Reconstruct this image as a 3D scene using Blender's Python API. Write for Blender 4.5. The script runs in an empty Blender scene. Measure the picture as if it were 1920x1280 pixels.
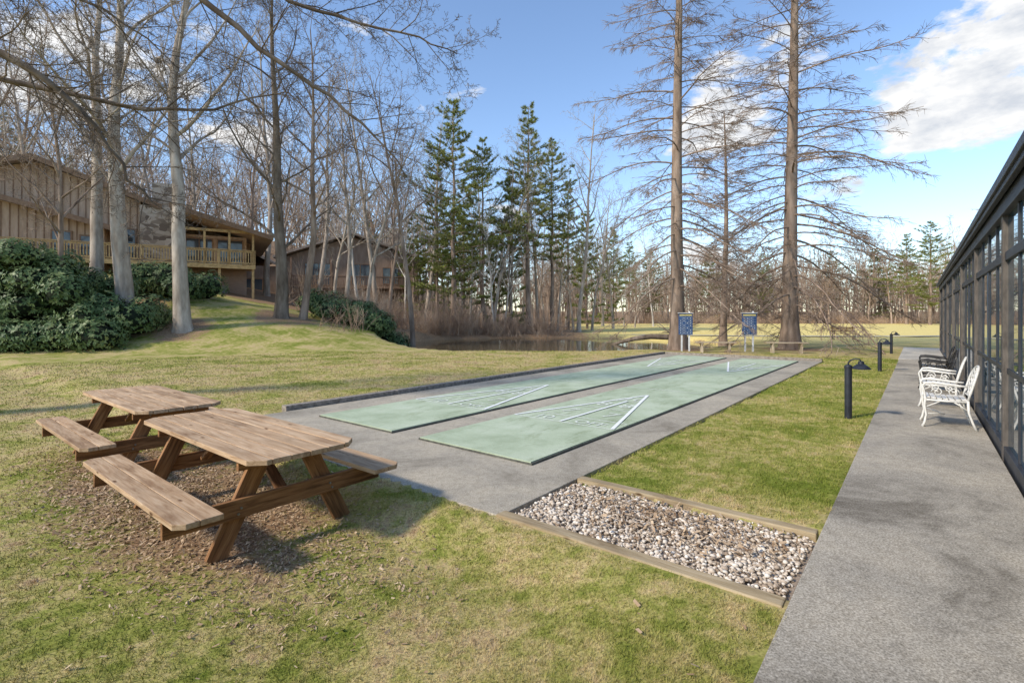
import bpy, math, random
import numpy as np
from mathutils import Vector, Matrix
random.seed(7); rng=np.random.default_rng(7)
S=bpy.context.scene
TH=math.radians(-38.7)
CX,SX=math.cos(TH),math.sin(TH)
CM=Matrix.Rotation(TH,4,'Z')          # court frame: x across the courts, y along them
def C(a,b,z=0.0): return CM@Vector((a,b,z))
def sst(e0,e1,x):
    t=np.clip((x-e0)/(e1-e0),0,1); return t*t*(3-2*t)
def ab(X,Y): return CX*X+SX*Y, -SX*X+CX*Y
POND=(2.6,33.6,11.0,9.4)
def wob(X,Y):
    return (np.sin(X*1.3+Y*.7)+np.sin(X*.6-Y*1.1+2)+np.sin(X*2.3+1.7*Y+1))/3
def gz(X,Y):
    X=np.asarray(X,float);Y=np.asarray(Y,float)
    a,b=ab(X,Y)
    z=-0.12*(1-sst(2.45,3.15,b))*(1-sst(-2.0,-.7,a))
    z=z+np.maximum(0,-X-5)*.205*sst(21,31,Y)
    z=np.where(z>5.2,5.2+(z-5.2)*.25,z)
    z=z+sst(45,110,Y)*sst(0,-60,X)*12
    z=z+sst(120,320,Y)*4
    off=sst(9,14,np.sqrt((X)**2+(Y)**2))
    z=z+.05*wob(X*.35,Y*.35)*off*np.where((a>-9.5)&(a<2)&(b<33),0,1)
    z=z+.012*wob(X*2.1,Y*2.1)
    q=np.sqrt(((X-POND[0])/POND[2])**2+((Y-POND[1])/POND[3])**2)+.04*wob(X*.8,Y*.8)
    z=np.where(q<1.1,z*sst(.9,1.1,q),z)
    z=z-1.4*(1-sst(.88,1.07,q))
    pav=((a>-8.6)&(a<-2.65)&(b>3.25)&(b<21.2))|((a>-.55)&(a<13)&(b>-6)&(b<33))|((a>-2.7)&(a<-.5)&(b>3.3)&(b<4.4))
    z=np.where(pav,np.minimum(z,0)-.06,z)
    return z
def g1(x,y): return float(gz(x,y))

# ---------------------------------------------------------------- materials
def newmat(name):
    m=bpy.data.materials.new(name); m.use_nodes=True
    nt=m.node_tree; bs=nt.nodes['Principled BSDF']; return m,nt,bs
def ramp(nt,cols):
    r=nt.nodes.new('ShaderNodeValToRGB'); el=r.color_ramp.elements
    while len(el)<len(cols): el.new(.5)
    for e,(p,c) in zip(el,cols):
        e.position=p; e.color=(c[0],c[1],c[2],1)
    return r
def coords(nt,scale=(1,1,1),rand=False):
    tc=nt.nodes.new('ShaderNodeTexCoord'); mp=nt.nodes.new('ShaderNodeMapping')
    mp.inputs['Scale'].default_value=scale
    nt.links.new(tc.outputs['Object'],mp.inputs['Vector'])
    if rand:
        oi=nt.nodes.new('ShaderNodeObjectInfo'); mm=nt.nodes.new('ShaderNodeMath'); mm.operation='MULTIPLY'; mm.inputs[1].default_value=37
        nt.links.new(oi.outputs['Random'],mm.inputs[0]); nt.links.new(mm.outputs[0],mp.inputs['Location'])
    return mp.outputs[0]
def noise(nt,vec,scale,detail=4,rough=.55,dist=0):
    n=nt.nodes.new('ShaderNodeTexNoise'); n.inputs['Scale'].default_value=scale
    n.inputs['Detail'].default_value=detail; n.inputs['Roughness'].default_value=rough
    n.inputs['Distortion'].default_value=dist
    nt.links.new(vec,n.inputs['Vector']); return n.outputs['Fac']
def mixc(nt,fac,a,b,mode='MIX'):
    m=nt.nodes.new('ShaderNodeMix'); m.data_type='RGBA'; m.blend_type=mode
    for s,v in ((m.inputs[0],fac),(m.inputs[6],a),(m.inputs[7],b)):
        if hasattr(v,'links'): nt.links.new(v,s)
        elif isinstance(v,(int,float)): s.default_value=v
        else: s.default_value=(v[0],v[1],v[2],1)
    return m.outputs[2]
def math_(nt,op,a,b=None,c=None):
    m=nt.nodes.new('ShaderNodeMath'); m.operation=op
    for i,v in enumerate((a,b,c)):
        if v is None: continue
        if hasattr(v,'links'): nt.links.new(v,m.inputs[i])
        else: m.inputs[i].default_value=v
    return m.outputs[0]
def bump(nt,bs,h,strength,dist=.01):
    b=nt.nodes.new('ShaderNodeBump'); b.inputs['Strength'].default_value=strength; b.inputs['Distance'].default_value=dist
    nt.links.new(h,b.inputs['Height']); nt.links.new(b.outputs[0],bs.inputs['Normal'])
def nmat(name,cols,scale=5,rough=.8,bmp=.3,bd=.01,detail=4,stretch=(1,1,1),rand=False,spec=.3,metal=0,dist=0,big=None):
    m,nt,bs=newmat(name)
    v=coords(nt,stretch,rand); f=noise(nt,v,scale,detail,.6,dist)
    r=ramp(nt,cols); nt.links.new(f,r.inputs[0]); col=r.outputs[0]
    if big:
        f2=noise(nt,coords(nt),big[0],3); r2=ramp(nt,[(.3,(big[1],)*3),(.7,(1,1,1))]); nt.links.new(f2,r2.inputs[0])
        col=mixc(nt,1.0,col,r2.outputs[0],'MULTIPLY')
    nt.links.new(col,bs.inputs['Base Color'])
    bs.inputs['Roughness'].default_value=rough; bs.inputs['Metallic'].default_value=metal
    bs.inputs['Specular IOR Level'].default_value=spec
    if bmp: bump(nt,bs,f,bmp,bd)
    return m
def pave(name,c0,c1,c2,stain=.6):
    m,nt,bs=newmat(name); v=coords(nt)
    f=noise(nt,v,75,2,.8); r=ramp(nt,[(.30,c0),(.5,c1),(.70,c2)]); nt.links.new(f,r.inputs[0])
    f2=noise(nt,v,.8,7,.66,.5); r2=ramp(nt,[(.33,(stain,stain*.98,stain*.94)),(.47,(.88,.88,.87)),(.64,(1.13,1.11,1.06))]); nt.links.new(f2,r2.inputs[0])
    f3=noise(nt,v,13,4,.75); r3=ramp(nt,[(.36,(.84,.83,.81)),(.56,(1.03,1.03,1.03))]); nt.links.new(f3,r3.inputs[0])
    col=mixc(nt,1,mixc(nt,1,r.outputs[0],r2.outputs[0],'MULTIPLY'),r3.outputs[0],'MULTIPLY')
    nt.links.new(col,bs.inputs['Base Color']); bs.inputs['Roughness'].default_value=.95; bs.inputs['Specular IOR Level'].default_value=.12
    return m
M_conc=pave('aggregate_concrete',(.26,.225,.18),(.42,.375,.30),(.57,.52,.43),.60)
M_path=pave('path_concrete',(.20,.18,.15),(.385,.35,.295),(.60,.55,.47),.46)
M_light=pave('pale_concrete',(.40,.38,.34),(.5,.48,.44),(.6,.58,.54),.85)

def wood(name,c0,c1,c2,rough=.75):
    m,nt,bs=newmat(name)
    v=coords(nt,(1.1,14,14),True); f=noise(nt,v,2.2,6,.65,.9)
    r=ramp(nt,[(.28,c0),(.5,c1),(.72,c2)]); nt.links.new(f,r.inputs[0])
    v2=coords(nt,(1.5,6,6),True); f2=noise(nt,v2,1.3,3,.5,.3)
    r2=ramp(nt,[(.3,(.66,.61,.57)),(.5,(1,1,1)),(.75,(1.12,1.10,1.08))]); nt.links.new(f2,r2.inputs[0])
    col=mixc(nt,1,r.outputs[0],r2.outputs[0],'MULTIPLY')
    vo=nt.nodes.new('ShaderNodeTexVoronoi'); vo.inputs['Scale'].default_value=1.0
    nt.links.new(coords(nt,(2.6,8,8),True),vo.inputs['Vector'])
    rk=ramp(nt,[(.05,(.25,.18,.13)),(.13,(1,1,1))]); nt.links.new(vo.outputs['Distance'],rk.inputs[0])
    col=mixc(nt,1,col,rk.outputs[0],'MULTIPLY')
    oi=nt.nodes.new('ShaderNodeObjectInfo'); ro=ramp(nt,[(0,(.84,.82,.80)),(1,(1.12,1.12,1.12))]); nt.links.new(oi.outputs['Random'],ro.inputs[0])
    col=mixc(nt,1,col,ro.outputs[0],'MULTIPLY')
    nt.links.new(col,bs.inputs['Base Color']); bs.inputs['Roughness'].default_value=rough
    bs.inputs['Specular IOR Level'].default_value=.2
    bump(nt,bs,f,.3,.003)
    return m
M_top=wood('weathered_pine_boards',(.29,.17,.09),(.48,.33,.20),(.60,.45,.30))
M_leg=wood('treated_pine_frame',(.09,.04,.016),(.26,.13,.055),(.42,.23,.105))
M_timber=wood('timber_edging',(.26,.19,.105),(.42,.335,.205),(.53,.445,.305))
M_deck=wood('deck_wood',(.45,.29,.12),(.66,.45,.21),(.74,.55,.3))
M_grey=wood('grey_bench_wood',(.28,.22,.15),(.44,.36,.26),(.54,.46,.34))

def grassmat(name,ground):
    m,nt,bs=newmat(name); v=coords(nt)
    at=nt.nodes.new('ShaderNodeAttribute'); at.attribute_name='gm'
    sp=nt.nodes.new('ShaderNodeSeparateColor'); nt.links.new(at.outputs['Color'],sp.inputs[0])
    lit,green,dry_sunlit=sp.outputs[0],sp.outputs[1],sp.outputs[2]
    f1=noise(nt,v,.75,5,.68,.5); f2=noise(nt,v,6,4,.75); f3=noise(nt,v,55,2,.7)
    s=math_(nt,'ADD',math_(nt,'MULTIPLY',f1,.55),math_(nt,'MULTIPLY',f2,.45))
    s=math_(nt,'ADD',s,math_(nt,'MULTIPLY',math_(nt,'SUBTRACT',green,.5),-.22))
    r=ramp(nt,[(.37,(.155,.195,.032)),(.45,(.265,.275,.068)),(.51,(.39,.345,.13)),(.58,(.52,.41,.215)),(.65,(.38,.265,.16))]); nt.links.new(s,r.inputs[0])
    col=mixc(nt,math_(nt,'MULTIPLY',dry_sunlit,.9),r.outputs[0],(.80,.64,.25))  # dry far grass, with the field's sunlight put into the colour
    rr=ramp(nt,[(.3,(.6,.6,.56)),(.6,(1.14,1.12,1.08))]); nt.links.new(f3,rr.inputs[0])
    col=mixc(nt,1,col,rr.outputs[0],'MULTIPLY')
    if ground:
        fl=noise(nt,v,22,4,.8); rl=ramp(nt,[(.3,(.12,.068,.036)),(.5,(.28,.18,.105)),(.7,(.50,.36,.23))]); nt.links.new(fl,rl.inputs[0])
        k=math_(nt,'ADD',lit,math_(nt,'MULTIPLY',math_(nt,'SUBTRACT',math_(nt,'ADD',math_(nt,'MULTIPLY',f2,.5),math_(nt,'MULTIPLY',f1,.5)),.5),2.4))
        k=math_(nt,'MULTIPLY',math_(nt,'SUBTRACT',k,.3),3.0)
        cl=nt.nodes.new('ShaderNodeClamp'); nt.links.new(k,cl.inputs[0])
        k2=math_(nt,'MULTIPLY',cl.outputs[0],math_(nt,'GREATER_THAN',lit,.02))
        col=mixc(nt,k2,col,rl.outputs[0])
    nt.links.new(col,bs.inputs['Base Color']); bs.inputs['Roughness'].default_value=1; bs.inputs['Specular IOR Level'].default_value=.04
    return m
M_ground=grassmat('lawn_ground',True); M_blade=grassmat('grass_blades',False)
def bark(name,c0,c1,c2,sc=3): return nmat(name,[(.3,c0),(.5,c1),(.7,c2)],sc,.95,0,.02,4,(1,1,.25),False,.05)
M_barkG=bark('grey_bark',(.20,.16,.125),(.37,.31,.25),(.54,.47,.39))
M_barkB=bark('brown_bark',(.13,.092,.068),(.27,.20,.15),(.40,.31,.245))
M_barkD=bark('dark_bark',(.08,.06,.045),(.16,.125,.095),(.27,.22,.175))
M_barkP=bark('pale_bark',(.36,.32,.27),(.54,.485,.42),(.70,.65,.58))
M_far=nmat('distant_bark',[(.3,(.22,.155,.11)),(.5,(.37,.275,.20)),(.7,(.55,.44,.34))],.25,.95,0,detail=2,spec=0)
def leafmat(name,c0,c1,c2,rough=.5,sc=.6):
    m,nt,bs=newmat(name); at=nt.nodes.new('ShaderNodeAttribute'); at.attribute_name='rnd'
    f=noise(nt,coords(nt),sc,2); s=math_(nt,'ADD',math_(nt,'MULTIPLY',at.outputs['Fac'],.5),math_(nt,'MULTIPLY',f,.5))
    r=ramp(nt,[(.2,c0),(.5,c1),(.8,c2)]); nt.links.new(s,r.inputs[0]); nt.links.new(r.outputs[0],bs.inputs['Base Color'])
    bs.inputs['Roughness'].default_value=rough; bs.inputs['Specular IOR Level'].default_value=.25; return m
M_needle=leafmat('pine_needles',(.09,.115,.022),(.21,.24,.055),(.37,.38,.13),.8)
M_rhodo=leafmat('rhododendron_leaves',(.03,.06,.018),(.085,.135,.045),(.22,.25,.10),.5)
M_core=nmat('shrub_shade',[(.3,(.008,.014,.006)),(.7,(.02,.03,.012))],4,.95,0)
M_chip=leafmat('bark_chips',(.17,.10,.055),(.40,.275,.165),(.60,.46,.31),.9,8)
M_stone=leafmat('river_gravel',(.26,.19,.13),(.56,.47,.37),(.84,.78,.69),.9,6)
M_brush=nmat('brush_twigs',[(.3,(.20,.13,.09)),(.5,(.37,.265,.19)),(.7,(.54,.42,.31))],.5,.95,0,spec=0,detail=2)

# ---------------------------------------------------------------- mesh helpers
def fast_mesh(name,V,Fs,mats,attrs=None,smooth=False,link=True,mi=None):
    V=np.asarray(V,np.float32); me=bpy.data.meshes.new(name)
    Fs=[np.asarray(F,np.int32) for F in Fs if len(F)]
    me.vertices.add(len(V)); me.vertices.foreach_set('co',V.ravel())
    nl=sum(F.size for F in Fs); npg=sum(len(F) for F in Fs)
    me.loops.add(nl); me.polygons.add(npg)
    me.loops.foreach_set('vertex_index',np.concatenate([F.ravel() for F in Fs]))
    tot=np.concatenate([np.full(len(F),F.shape[1],np.int32) for F in Fs])
    st=np.concatenate([[0],np.cumsum(tot)[:-1]]).astype(np.int32)
    me.polygons.foreach_set('loop_start',st); me.polygons.foreach_set('loop_total',tot)
    if smooth: me.polygons.foreach_set('use_smooth',np.ones(npg,bool))
    if mi is not None: me.polygons.foreach_set('material_index',np.asarray(mi,np.int32))
    for m in mats: me.materials.append(m)
    if attrs:
        for k,(ty,arr) in attrs.items():
            at=me.attributes.new(k,ty,'POINT')
            at.data.foreach_set('color' if ty=='FLOAT_COLOR' else 'value',np.asarray(arr,np.float32).ravel())
    me.update(calc_edges=True)
    ob=bpy.data.objects.new(name,me)
    if link: S.collection.objects.link(ob)
    return ob
def empty(name,loc=(0,0,0),rz=0):
    e=bpy.data.objects.new(name,None); S.collection.objects.link(e); e.location=loc; e.rotation_euler=(0,0,rz); e.empty_display_size=.2
    return e
class MB:
    def __init__(s,M=None): s.v=[];s.f=[];s.mi=[];s.M=M
    def add(s,vs,fs,m=0):
        o=len(s.v)
        s.v+=[tuple(s.M@Vector(v)) if s.M is not None else tuple(v) for v in vs]
        s.f+=[tuple(i+o for i in f) for f in fs]; s.mi+=[m]*len(fs)
    def box(s,x0,x1,y0,y1,z0,z1,m=0):
        s.add([(x0,y0,z0),(x1,y0,z0),(x1,y1,z0),(x0,y1,z0),(x0,y0,z1),(x1,y0,z1),(x1,y1,z1),(x0,y1,z1)],
              [(3,2,1,0),(4,5,6,7),(0,1,5,4),(1,2,6,5),(2,3,7,6),(3,0,4,7)],m)
    def prism(s,poly,z0,z1,m=0):
        n=len(poly); s.add([(x,y,z0) for x,y in poly]+[(x,y,z1) for x,y in poly],
            [tuple(range(n-1,-1,-1)),tuple(range(n,2*n))]+[(i,(i+1)%n,(i+1)%n+n,i+n) for i in range(n)],m)
    def xprism(s,poly,y0,y1,m=0):
        n=len(poly); s.add([(x,y0,z) for x,z in poly]+[(x,y1,z) for x,z in poly],
            [tuple(range(n)),tuple(range(2*n-1,n-1,-1))]+[((i+1)%n,i,i+n,(i+1)%n+n) for i in range(n)],m)
    def beam(s,p,q,w,h,m=0,up=Vector((0,0,1))):
        p=Vector(p);q=Vector(q);d=(q-p).normalized();y=Vector(up).cross(d)
        if y.length<1e-4: y=Vector((0,1,0)).cross(d)
        y.normalize(); z=d.cross(y); vs=[]
        for e in (p,q):
            for a,b in ((-1,-1),(1,-1),(1,1),(-1,1)): vs.append(e+y*a*w/2+z*b*h/2)
        s.add(vs,[(3,2,1,0),(4,5,6,7),(0,1,5,4),(1,2,6,5),(2,3,7,6),(3,0,4,7)],m)
    def tube(s,pts,r,n=8,m=0,closed=False):
        pts=[Vector(p) for p in pts]; N=len(pts); vs=[]
        up=None
        for i in range(N):
            a=pts[(i-1)%N] if (i>0 or closed) else pts[i]; b=pts[(i+1)%N] if (i<N-1 or closed) else pts[i]
            t=(b-a).normalized()
            if up is None: up=t.orthogonal().normalized()
            up=(up-t*up.dot(t)).normalized(); w=t.cross(up)
            rr=r[i] if isinstance(r,(list,tuple)) else r
            for k in range(n):
                an=2*math.pi*k/n; vs.append(pts[i]+(up*math.cos(an)+w*math.sin(an))*rr)
        fs=[]
        for i in range(N if closed else N-1):
            j=(i+1)%N
            for k in range(n): fs.append((i*n+k,i*n+(k+1)%n,j*n+(k+1)%n,j*n+k))
        if not closed: fs+=[tuple(range(n-1,-1,-1)),tuple(range((N-1)*n,N*n))]
        s.add(vs,fs,m)
    def lathe(s,c,prof,n=20,m=0):
        vs=[];fs=[]
        for r,z in prof:
            for k in range(n): vs.append((c[0]+r*math.cos(2*math.pi*k/n),c[1]+r*math.sin(2*math.pi*k/n),c[2]+z))
        for i in range(len(prof)-1):
            for k in range(n): fs.append((i*n+k,i*n+(k+1)%n,(i+1)*n+(k+1)%n,(i+1)*n+k))
        fs+=[tuple(range(n-1,-1,-1)),tuple(range((len(prof)-1)*n,len(prof)*n))]
        s.add(vs,fs,m)
    def obj(s,name,mats,parent=None,bevel=0,smooth=False):
        me=bpy.data.meshes.new(name); me.from_pydata(s.v,[],s.f)
        for m in (mats if isinstance(mats,list) else [mats]): me.materials.append(m)
        me.polygons.foreach_set('material_index',s.mi)
        if smooth: me.polygons.foreach_set('use_smooth',[True]*len(s.f))
        me.update(); ob=bpy.data.objects.new(name,me); S.collection.objects.link(ob)
        if parent: ob.parent=parent
        if bevel:
            b=ob.modifiers.new('bevel','BEVEL'); b.width=bevel; b.segments=2; b.limit_method='ANGLE'
        return ob
def board(name,parent,p,q,w,h,mat,up=(0,0,1),clip=0,bev=.004):
    """plank with its own local grain axis; clip cuts the two corners on the +y side (negative: -y side)"""
    p=Vector(p);q=Vector(q);d=(q-p);L=d.length;d.normalize();y=Vector(up).cross(d).normalized();z=d.cross(y)
    b=MB()
    if clip:
        c=abs(clip); sg=1 if clip>0 else -1
        poly=[(-L/2,-w/2*sg),(L/2,-w/2*sg),(L/2,w/2*sg-c*sg),(L/2-c,w/2*sg),(-L/2+c,w/2*sg),(-L/2,w/2*sg-c*sg)]
        if sg<0: poly=poly[::-1]
        b.prism(poly,-h/2,h/2)
    else: b.box(-L/2,L/2,-w/2,w/2,-h/2,h/2)
    o=b.obj(name,mat,parent,bev)
    c=(p+q)/2
    o.matrix_local=Matrix(((d.x,y.x,z.x,c.x),(d.y,y.y,z.y,c.y),(d.z,y.z,z.z,c.z),(0,0,0,1)))
    return o

# ---------------------------------------------------------------- ground
rad=[0.25]
while rad[-1]<1600: rad.append(rad[-1]*1.026)
rad=np.array(rad); NA=640; an=np.linspace(0,2*np.pi,NA,endpoint=False)
RX=np.outer(rad,np.sin(an)).ravel(); RY=np.outer(rad,np.cos(an)).ravel()
RX=np.append(RX,0);RY=np.append(RY,0)
def masks(X,Y):
    a,b=ab(X,Y); n=wob(X*1.7,Y*1.7)*.25
    qq=np.sqrt(((a+5.8)/3.3)**2+((b-1.85)/1.2)**2)+n*.5
    lit=(1-sst(.5,1.15,qq))*.62
    lit=np.maximum(lit,.2*(1-sst(1.0,1.9,qq)))
    fl=sst(33,36,Y+n*4)*(1-sst(-1,6,X-.09*Y))
    fl=np.maximum(fl,sst(98,104,Y))
    sh=(1-sst(.85,1.15,np.sqrt(((X+26)/8.0)**2+((Y-26)/3.8)**2)+n*.3))
    q=np.sqrt(((X-POND[0])/POND[2])**2+((Y-POND[1])/POND[3])**2)
    pd=(1-sst(.98,1.05,q+n*.15))*.9
    tr=0
    for (tx,ty,tr_) in ((8.1,24.5,1.4),(13.7,24.6,1.5),(13.4,32,1.0),(-19,25,1.6),(-16.4,25.2,1.5),(-13,29.3,1.8)):
        tr=np.maximum(tr,.75*(1-sst(.6,1.5,np.sqrt((X-tx)**2+(Y-ty)**2)/tr_)))
    slope=.16*(1-sst(.6,1.3,np.sqrt(((X+16)/6.0)**2+((Y-26)/4.0)**2)))
    lit=np.clip(np.maximum.reduce([lit,fl,sh,pd,tr,slope]),0,1)
    green=np.full_like(X,.36)
    green=np.where((a>-2.8)&(a<-.4)&(b>4.3)&(b<24),.68,green)
    green=np.where((X<-6)&(Y>17),.52,green)
    green=np.where((b<3.2)&(a>-9),.47,green)
    dry_sunlit=sst(24,36,Y)*sst(-1,6,X-.09*Y)  # far field: dry grass, also coloured brighter as sunlit
    return np.stack([lit,green,dry_sunlit,np.ones_like(X)],-1)
Z=gz(RX,RY); nr=len(rad)
i=np.arange(nr-1)[:,None]*NA; k=np.arange(NA)[None,:]; k2=(k+1)%NA
Q=np.stack([i+k,i+NA+k,i+NA+k2,i+k2],-1).reshape(-1,4)
T=np.stack([np.full(NA,nr*NA),np.arange(NA),(np.arange(NA)+1)%NA],-1)
fast_mesh('ground',np.stack([RX,RY,Z],-1),[Q,T],[M_ground],{'gm':('FLOAT_COLOR',masks(RX,RY))},True)

m,nt,bs=newmat('pond_water'); bs.inputs['Base Color'].default_value=(.10,.08,.04,1); bs.inputs['Roughness'].default_value=.06
bs.inputs['Specular IOR Level'].default_value=.6
bump(nt,bs,noise(nt,coords(nt,(1,2.5,1)),2.5,2),.06,.02)
b=MB(); n=64
b.prism([(POND[0]+(POND[2]+.8)*math.cos(2*math.pi*t/n),POND[1]+(POND[3]+.8)*math.sin(2*math.pi*t/n)) for t in range(n)],-.66,-.28)
b.obj('pond_water',m)

# grass blades
N=520000
r=2.0*(24/2.0)**rng.random(N); t=rng.uniform(-.86,.86,N); GX=r*np.sin(t); GY=r*np.cos(t)
a,bb=ab(GX,GY)
ok=~((a>-8.65)&(a<-2.66)&(bb>3.16)&(bb<21.2)); ok&=~((a>-.6+.03*np.sin(bb*9)+.02*np.sin(bb*23)))
ok&=~((a>-2.8)&(a<-.5)&(bb>3.14)&(bb<4.54))
mk=masks(GX,GY); ok&=rng.random(N)>np.maximum(0,mk[:,0]-.12)*1.9
pt=wob(GX*3.1,GY*3.3)*.5+.5; ok&=rng.random(N)<.4+.65*pt
GX,GY,r,mk=GX[ok],GY[ok],r[ok],mk[ok]; n=len(GX)
h=rng.uniform(.012,.036,n)*(1+.25*(mk[:,1]-.4))*(1+.02*r); w=.0011*r+.0012
az=rng.uniform(0,2*np.pi,n); lean=rng.uniform(.2,1.3,n)*h; la=rng.uniform(0,2*np.pi,n)
z=gz(GX,GY)-.004
V=np.empty((n,3,3)); V[:,0]=np.stack([GX-np.cos(az)*w/2,GY-np.sin(az)*w/2,z],-1)
V[:,1]=np.stack([GX+np.cos(az)*w/2,GY+np.sin(az)*w/2,z],-1)
V[:,2]=np.stack([GX+np.cos(la)*lean,GY+np.sin(la)*lean,z+h],-1)
fast_mesh('lawn_grass',V.reshape(-1,3),[np.arange(3*n).reshape(-1,3)],[M_blade],{'gm':('FLOAT_COLOR',np.repeat(mk,3,0))})

def chips(name,X,Y,Zf,size,mat):
    n=len(X); az=rng.uniform(0,2*np.pi,n); L=rng.uniform(.4,1.6,n)*size; W=L*rng.uniform(.2,.5,n); ti=rng.normal(0,.35,(n,2))
    V=np.empty((n,4,3)); z=Zf+.006+rng.random(n)*.01
    for j,(s,t_) in enumerate(((-1,-1),(1,-.7),(.9,1),(-.8,.8))):
        dx=s*L/2*np.cos(az)-t_*W/2*np.sin(az); dy=s*L/2*np.sin(az)+t_*W/2*np.cos(az)
        V[:,j]=np.stack([X+dx,Y+dy,z+s*L/2*ti[:,0]+t_*W/2*ti[:,1]],-1)
    rn=np.repeat(rng.random(n),4)
    return fast_mesh(name,V.reshape(-1,3),[np.arange(4*n).reshape(-1,4)],[mat],{'rnd':('FLOAT',rn)})
n=26000; a=rng.normal(-5.7,1.7,n); bb=rng.normal(1.85,.58,n); q=((a+5.8)/3.5)**2+((bb-1.85)/1.25)**2; kk=(bb<3.1)&(q<1.1*rng.random(n)**.5+.15); a,bb=a[kk],bb[kk]
X=CX*a-SX*bb; Y=SX*a+CX*bb
chips('wood_chip_mulch',X,Y,gz(X,Y),.026,M_chip)
n=220; r=2.2*(9)**rng.random(n); t=rng.uniform(-.85,.6,n); X=r*np.sin(t);Y=r*np.cos(t)
a,bb=ab(X,Y); kk=(a<-.7)&~((a>-8.6)&(bb>3.1)); chips('fallen_leaves',X[kk],Y[kk],gz(X[kk],Y[kk])+.012,.03,M_chip)

# ---------------------------------------------------------------- paving, courts
b=MB(CM); b.box(-8.5,-2.7,3.2,21.1,-.35,.0); b.obj('court_apron_slab',M_conc,None,.008)
b=MB(CM); b.box(-.58,.74,-3,24,-.35,.012); b.obj('concrete_walkway',M_path,None,.008)
b=MB(CM); b.box(-.6,2.6,24.01,33,-.35,.02); b.obj('far_concrete_path',M_light)
M_kerb=nmat('kerb_concrete',[(.3,(.15,.125,.10)),(.7,(.38,.33,.27))],14,.9,.2)
b=MB(CM)
for i in range(7): b.box(-8.68,-8.52,4.4+i*2.4,4.4+i*2.4+2.385,-.3,.085)
b.box(-8.5,-2.7,21.11,21.25,-.3,.085)
b.obj('court_kerb',M_kerb,None,.012)
m_court,nt,bs=newmat('green_court_paint'); v=coords(nt)
f=noise(nt,v,1.0,6,.7); r=ramp(nt,[(.32,(.34,.40,.265)),(.5,(.45,.515,.36)),(.68,(.53,.585,.44))]); nt.links.new(f,r.inputs[0])
f2=noise(nt,v,90,2,.6); r2=ramp(nt,[(.3,(.85,.85,.85)),(.6,(1.04,1.04,1.04))]); nt.links.new(f2,r2.inputs[0])
f3=noise(nt,coords(nt,(1,.35,1)),4,5,.75); r3=ramp(nt,[(.34,(.74,.75,.69)),(.47,(1,1,1))]); nt.links.new(f3,r3.inputs[0])
nt.links.new(mixc(nt,1,mixc(nt,1,r.outputs[0],r2.outputs[0],'MULTIPLY'),r3.outputs[0],'MULTIPLY'),bs.inputs['Base Color']); bs.inputs['Roughness'].default_value=.9; bs.inputs['Specular IOR Level'].default_value=.12
m_edge=nmat('court_edge',[(.3,(.06,.06,.05)),(.7,(.15,.15,.12))],10,.9,0)
m,nt,bs=newmat('court_line_paint'); f=noise(nt,coords(nt),30,4,.7); r=ramp(nt,[(.28,(.6,.64,.56)),(.42,(.86,.87,.84))]); nt.links.new(f,r.inputs[0]); nt.links.new(r.outputs[0],bs.inputs['Base Color']); M_line=m; bs.inputs['Roughness'].default_value=.8
m,nt,bs=newmat('court_faint_line'); f=noise(nt,coords(nt),25,5,.7); r=ramp(nt,[(.38,(.5,.56,.41)),(.58,(.76,.78,.70))]); nt.links.new(f,r.inputs[0]); nt.links.new(r.outputs[0],bs.inputs['Base Color']); M_fline=m; bs.inputs['Roughness'].default_value=.8
FT=.3048
def court(a0,a1,b0,b1):
    ac=(a0+a1)/2; e=empty('shuffleboard_court',C(ac,(b0+b1)/2,0),TH)
    W=a1-a0;Lc=b1-b0
    b=MB(); b.box(-W/2,W/2,-Lc/2,Lc/2,-.02,.035,0); b.obj('painted_surface',[m_court],e)
    b=MB(); b.box(-W/2-.02,W/2+.02,-Lc/2-.01,Lc/2+.01,-.03,.022,0); b.obj('slab_edge',[m_edge],e)
    ln=MB(); fl=MB(); zt=.039
    def line(B,x0,y0,x1,y1,w=.035,zz=0):
        d=Vector((x1-x0,y1-y0)); d.normalize(); nx,ny=-d.y*w/2,d.x*w/2
        B.add([(x0-nx,y0-ny,zt+zz),(x1-nx,y1-ny,zt+zz),(x1+nx,y1+ny,zt+zz),(x0+nx,y0+ny,zt+zz)],[(3,2,1,0)])
    for sg in (1,-1):
        y=lambda ft: sg*(-Lc/2+ft*FT)
        hw=W/2-.04
        line(fl,-hw,y(6.5),hw,y(6.5)); line(fl,-hw,y(8),hw,y(8)); line(fl,-W/2+.02,y(20),W/2-.02,y(20))
        tip=y(17)
        wd=lambda ft: hw*(17-ft)/10.5
        line(ln,-wd(6.5),y(6.5),0,tip,.05,.004); line(ln,wd(6.5),y(6.5),0,tip,.055,.006)
        line(fl,-wd(11),y(11),wd(11),y(11),.035,.002); line(fl,-wd(14),y(14),wd(14),y(14),.035,.002)
        line(ln,0,y(6.5),0,y(14),.045,.008)
        for txt,x,ft,sz in (('10',0,14.4,.42),('8',-.22,11.9,.5),('8',.22,11.9,.5),('7',-.38,8.9,.5),('7',.38,8.9,.5),('10',-.42,6.75,.34),('OFF',.42,6.75,.3)):
            cu=bpy.data.curves.new('score_'+txt,'FONT'); cu.body=txt; cu.size=sz; cu.align_x='CENTER'; cu.offset=.004
            cu.materials.append(M_fline)
            to=bpy.data.objects.new('score_number_'+txt,cu); S.collection.objects.link(to); to.parent=e
            to.location=(sg*x,y(ft),zt+.003); to.rotation_euler=(0,0,0 if sg>0 else math.pi)
    fl.obj('faint_lines',M_fline,e); ln.obj('lines',M_line,e)
court(-7.6,-5.77,4.5,20.35); court(-5.17,-3.34,4.5,20.35)

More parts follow.
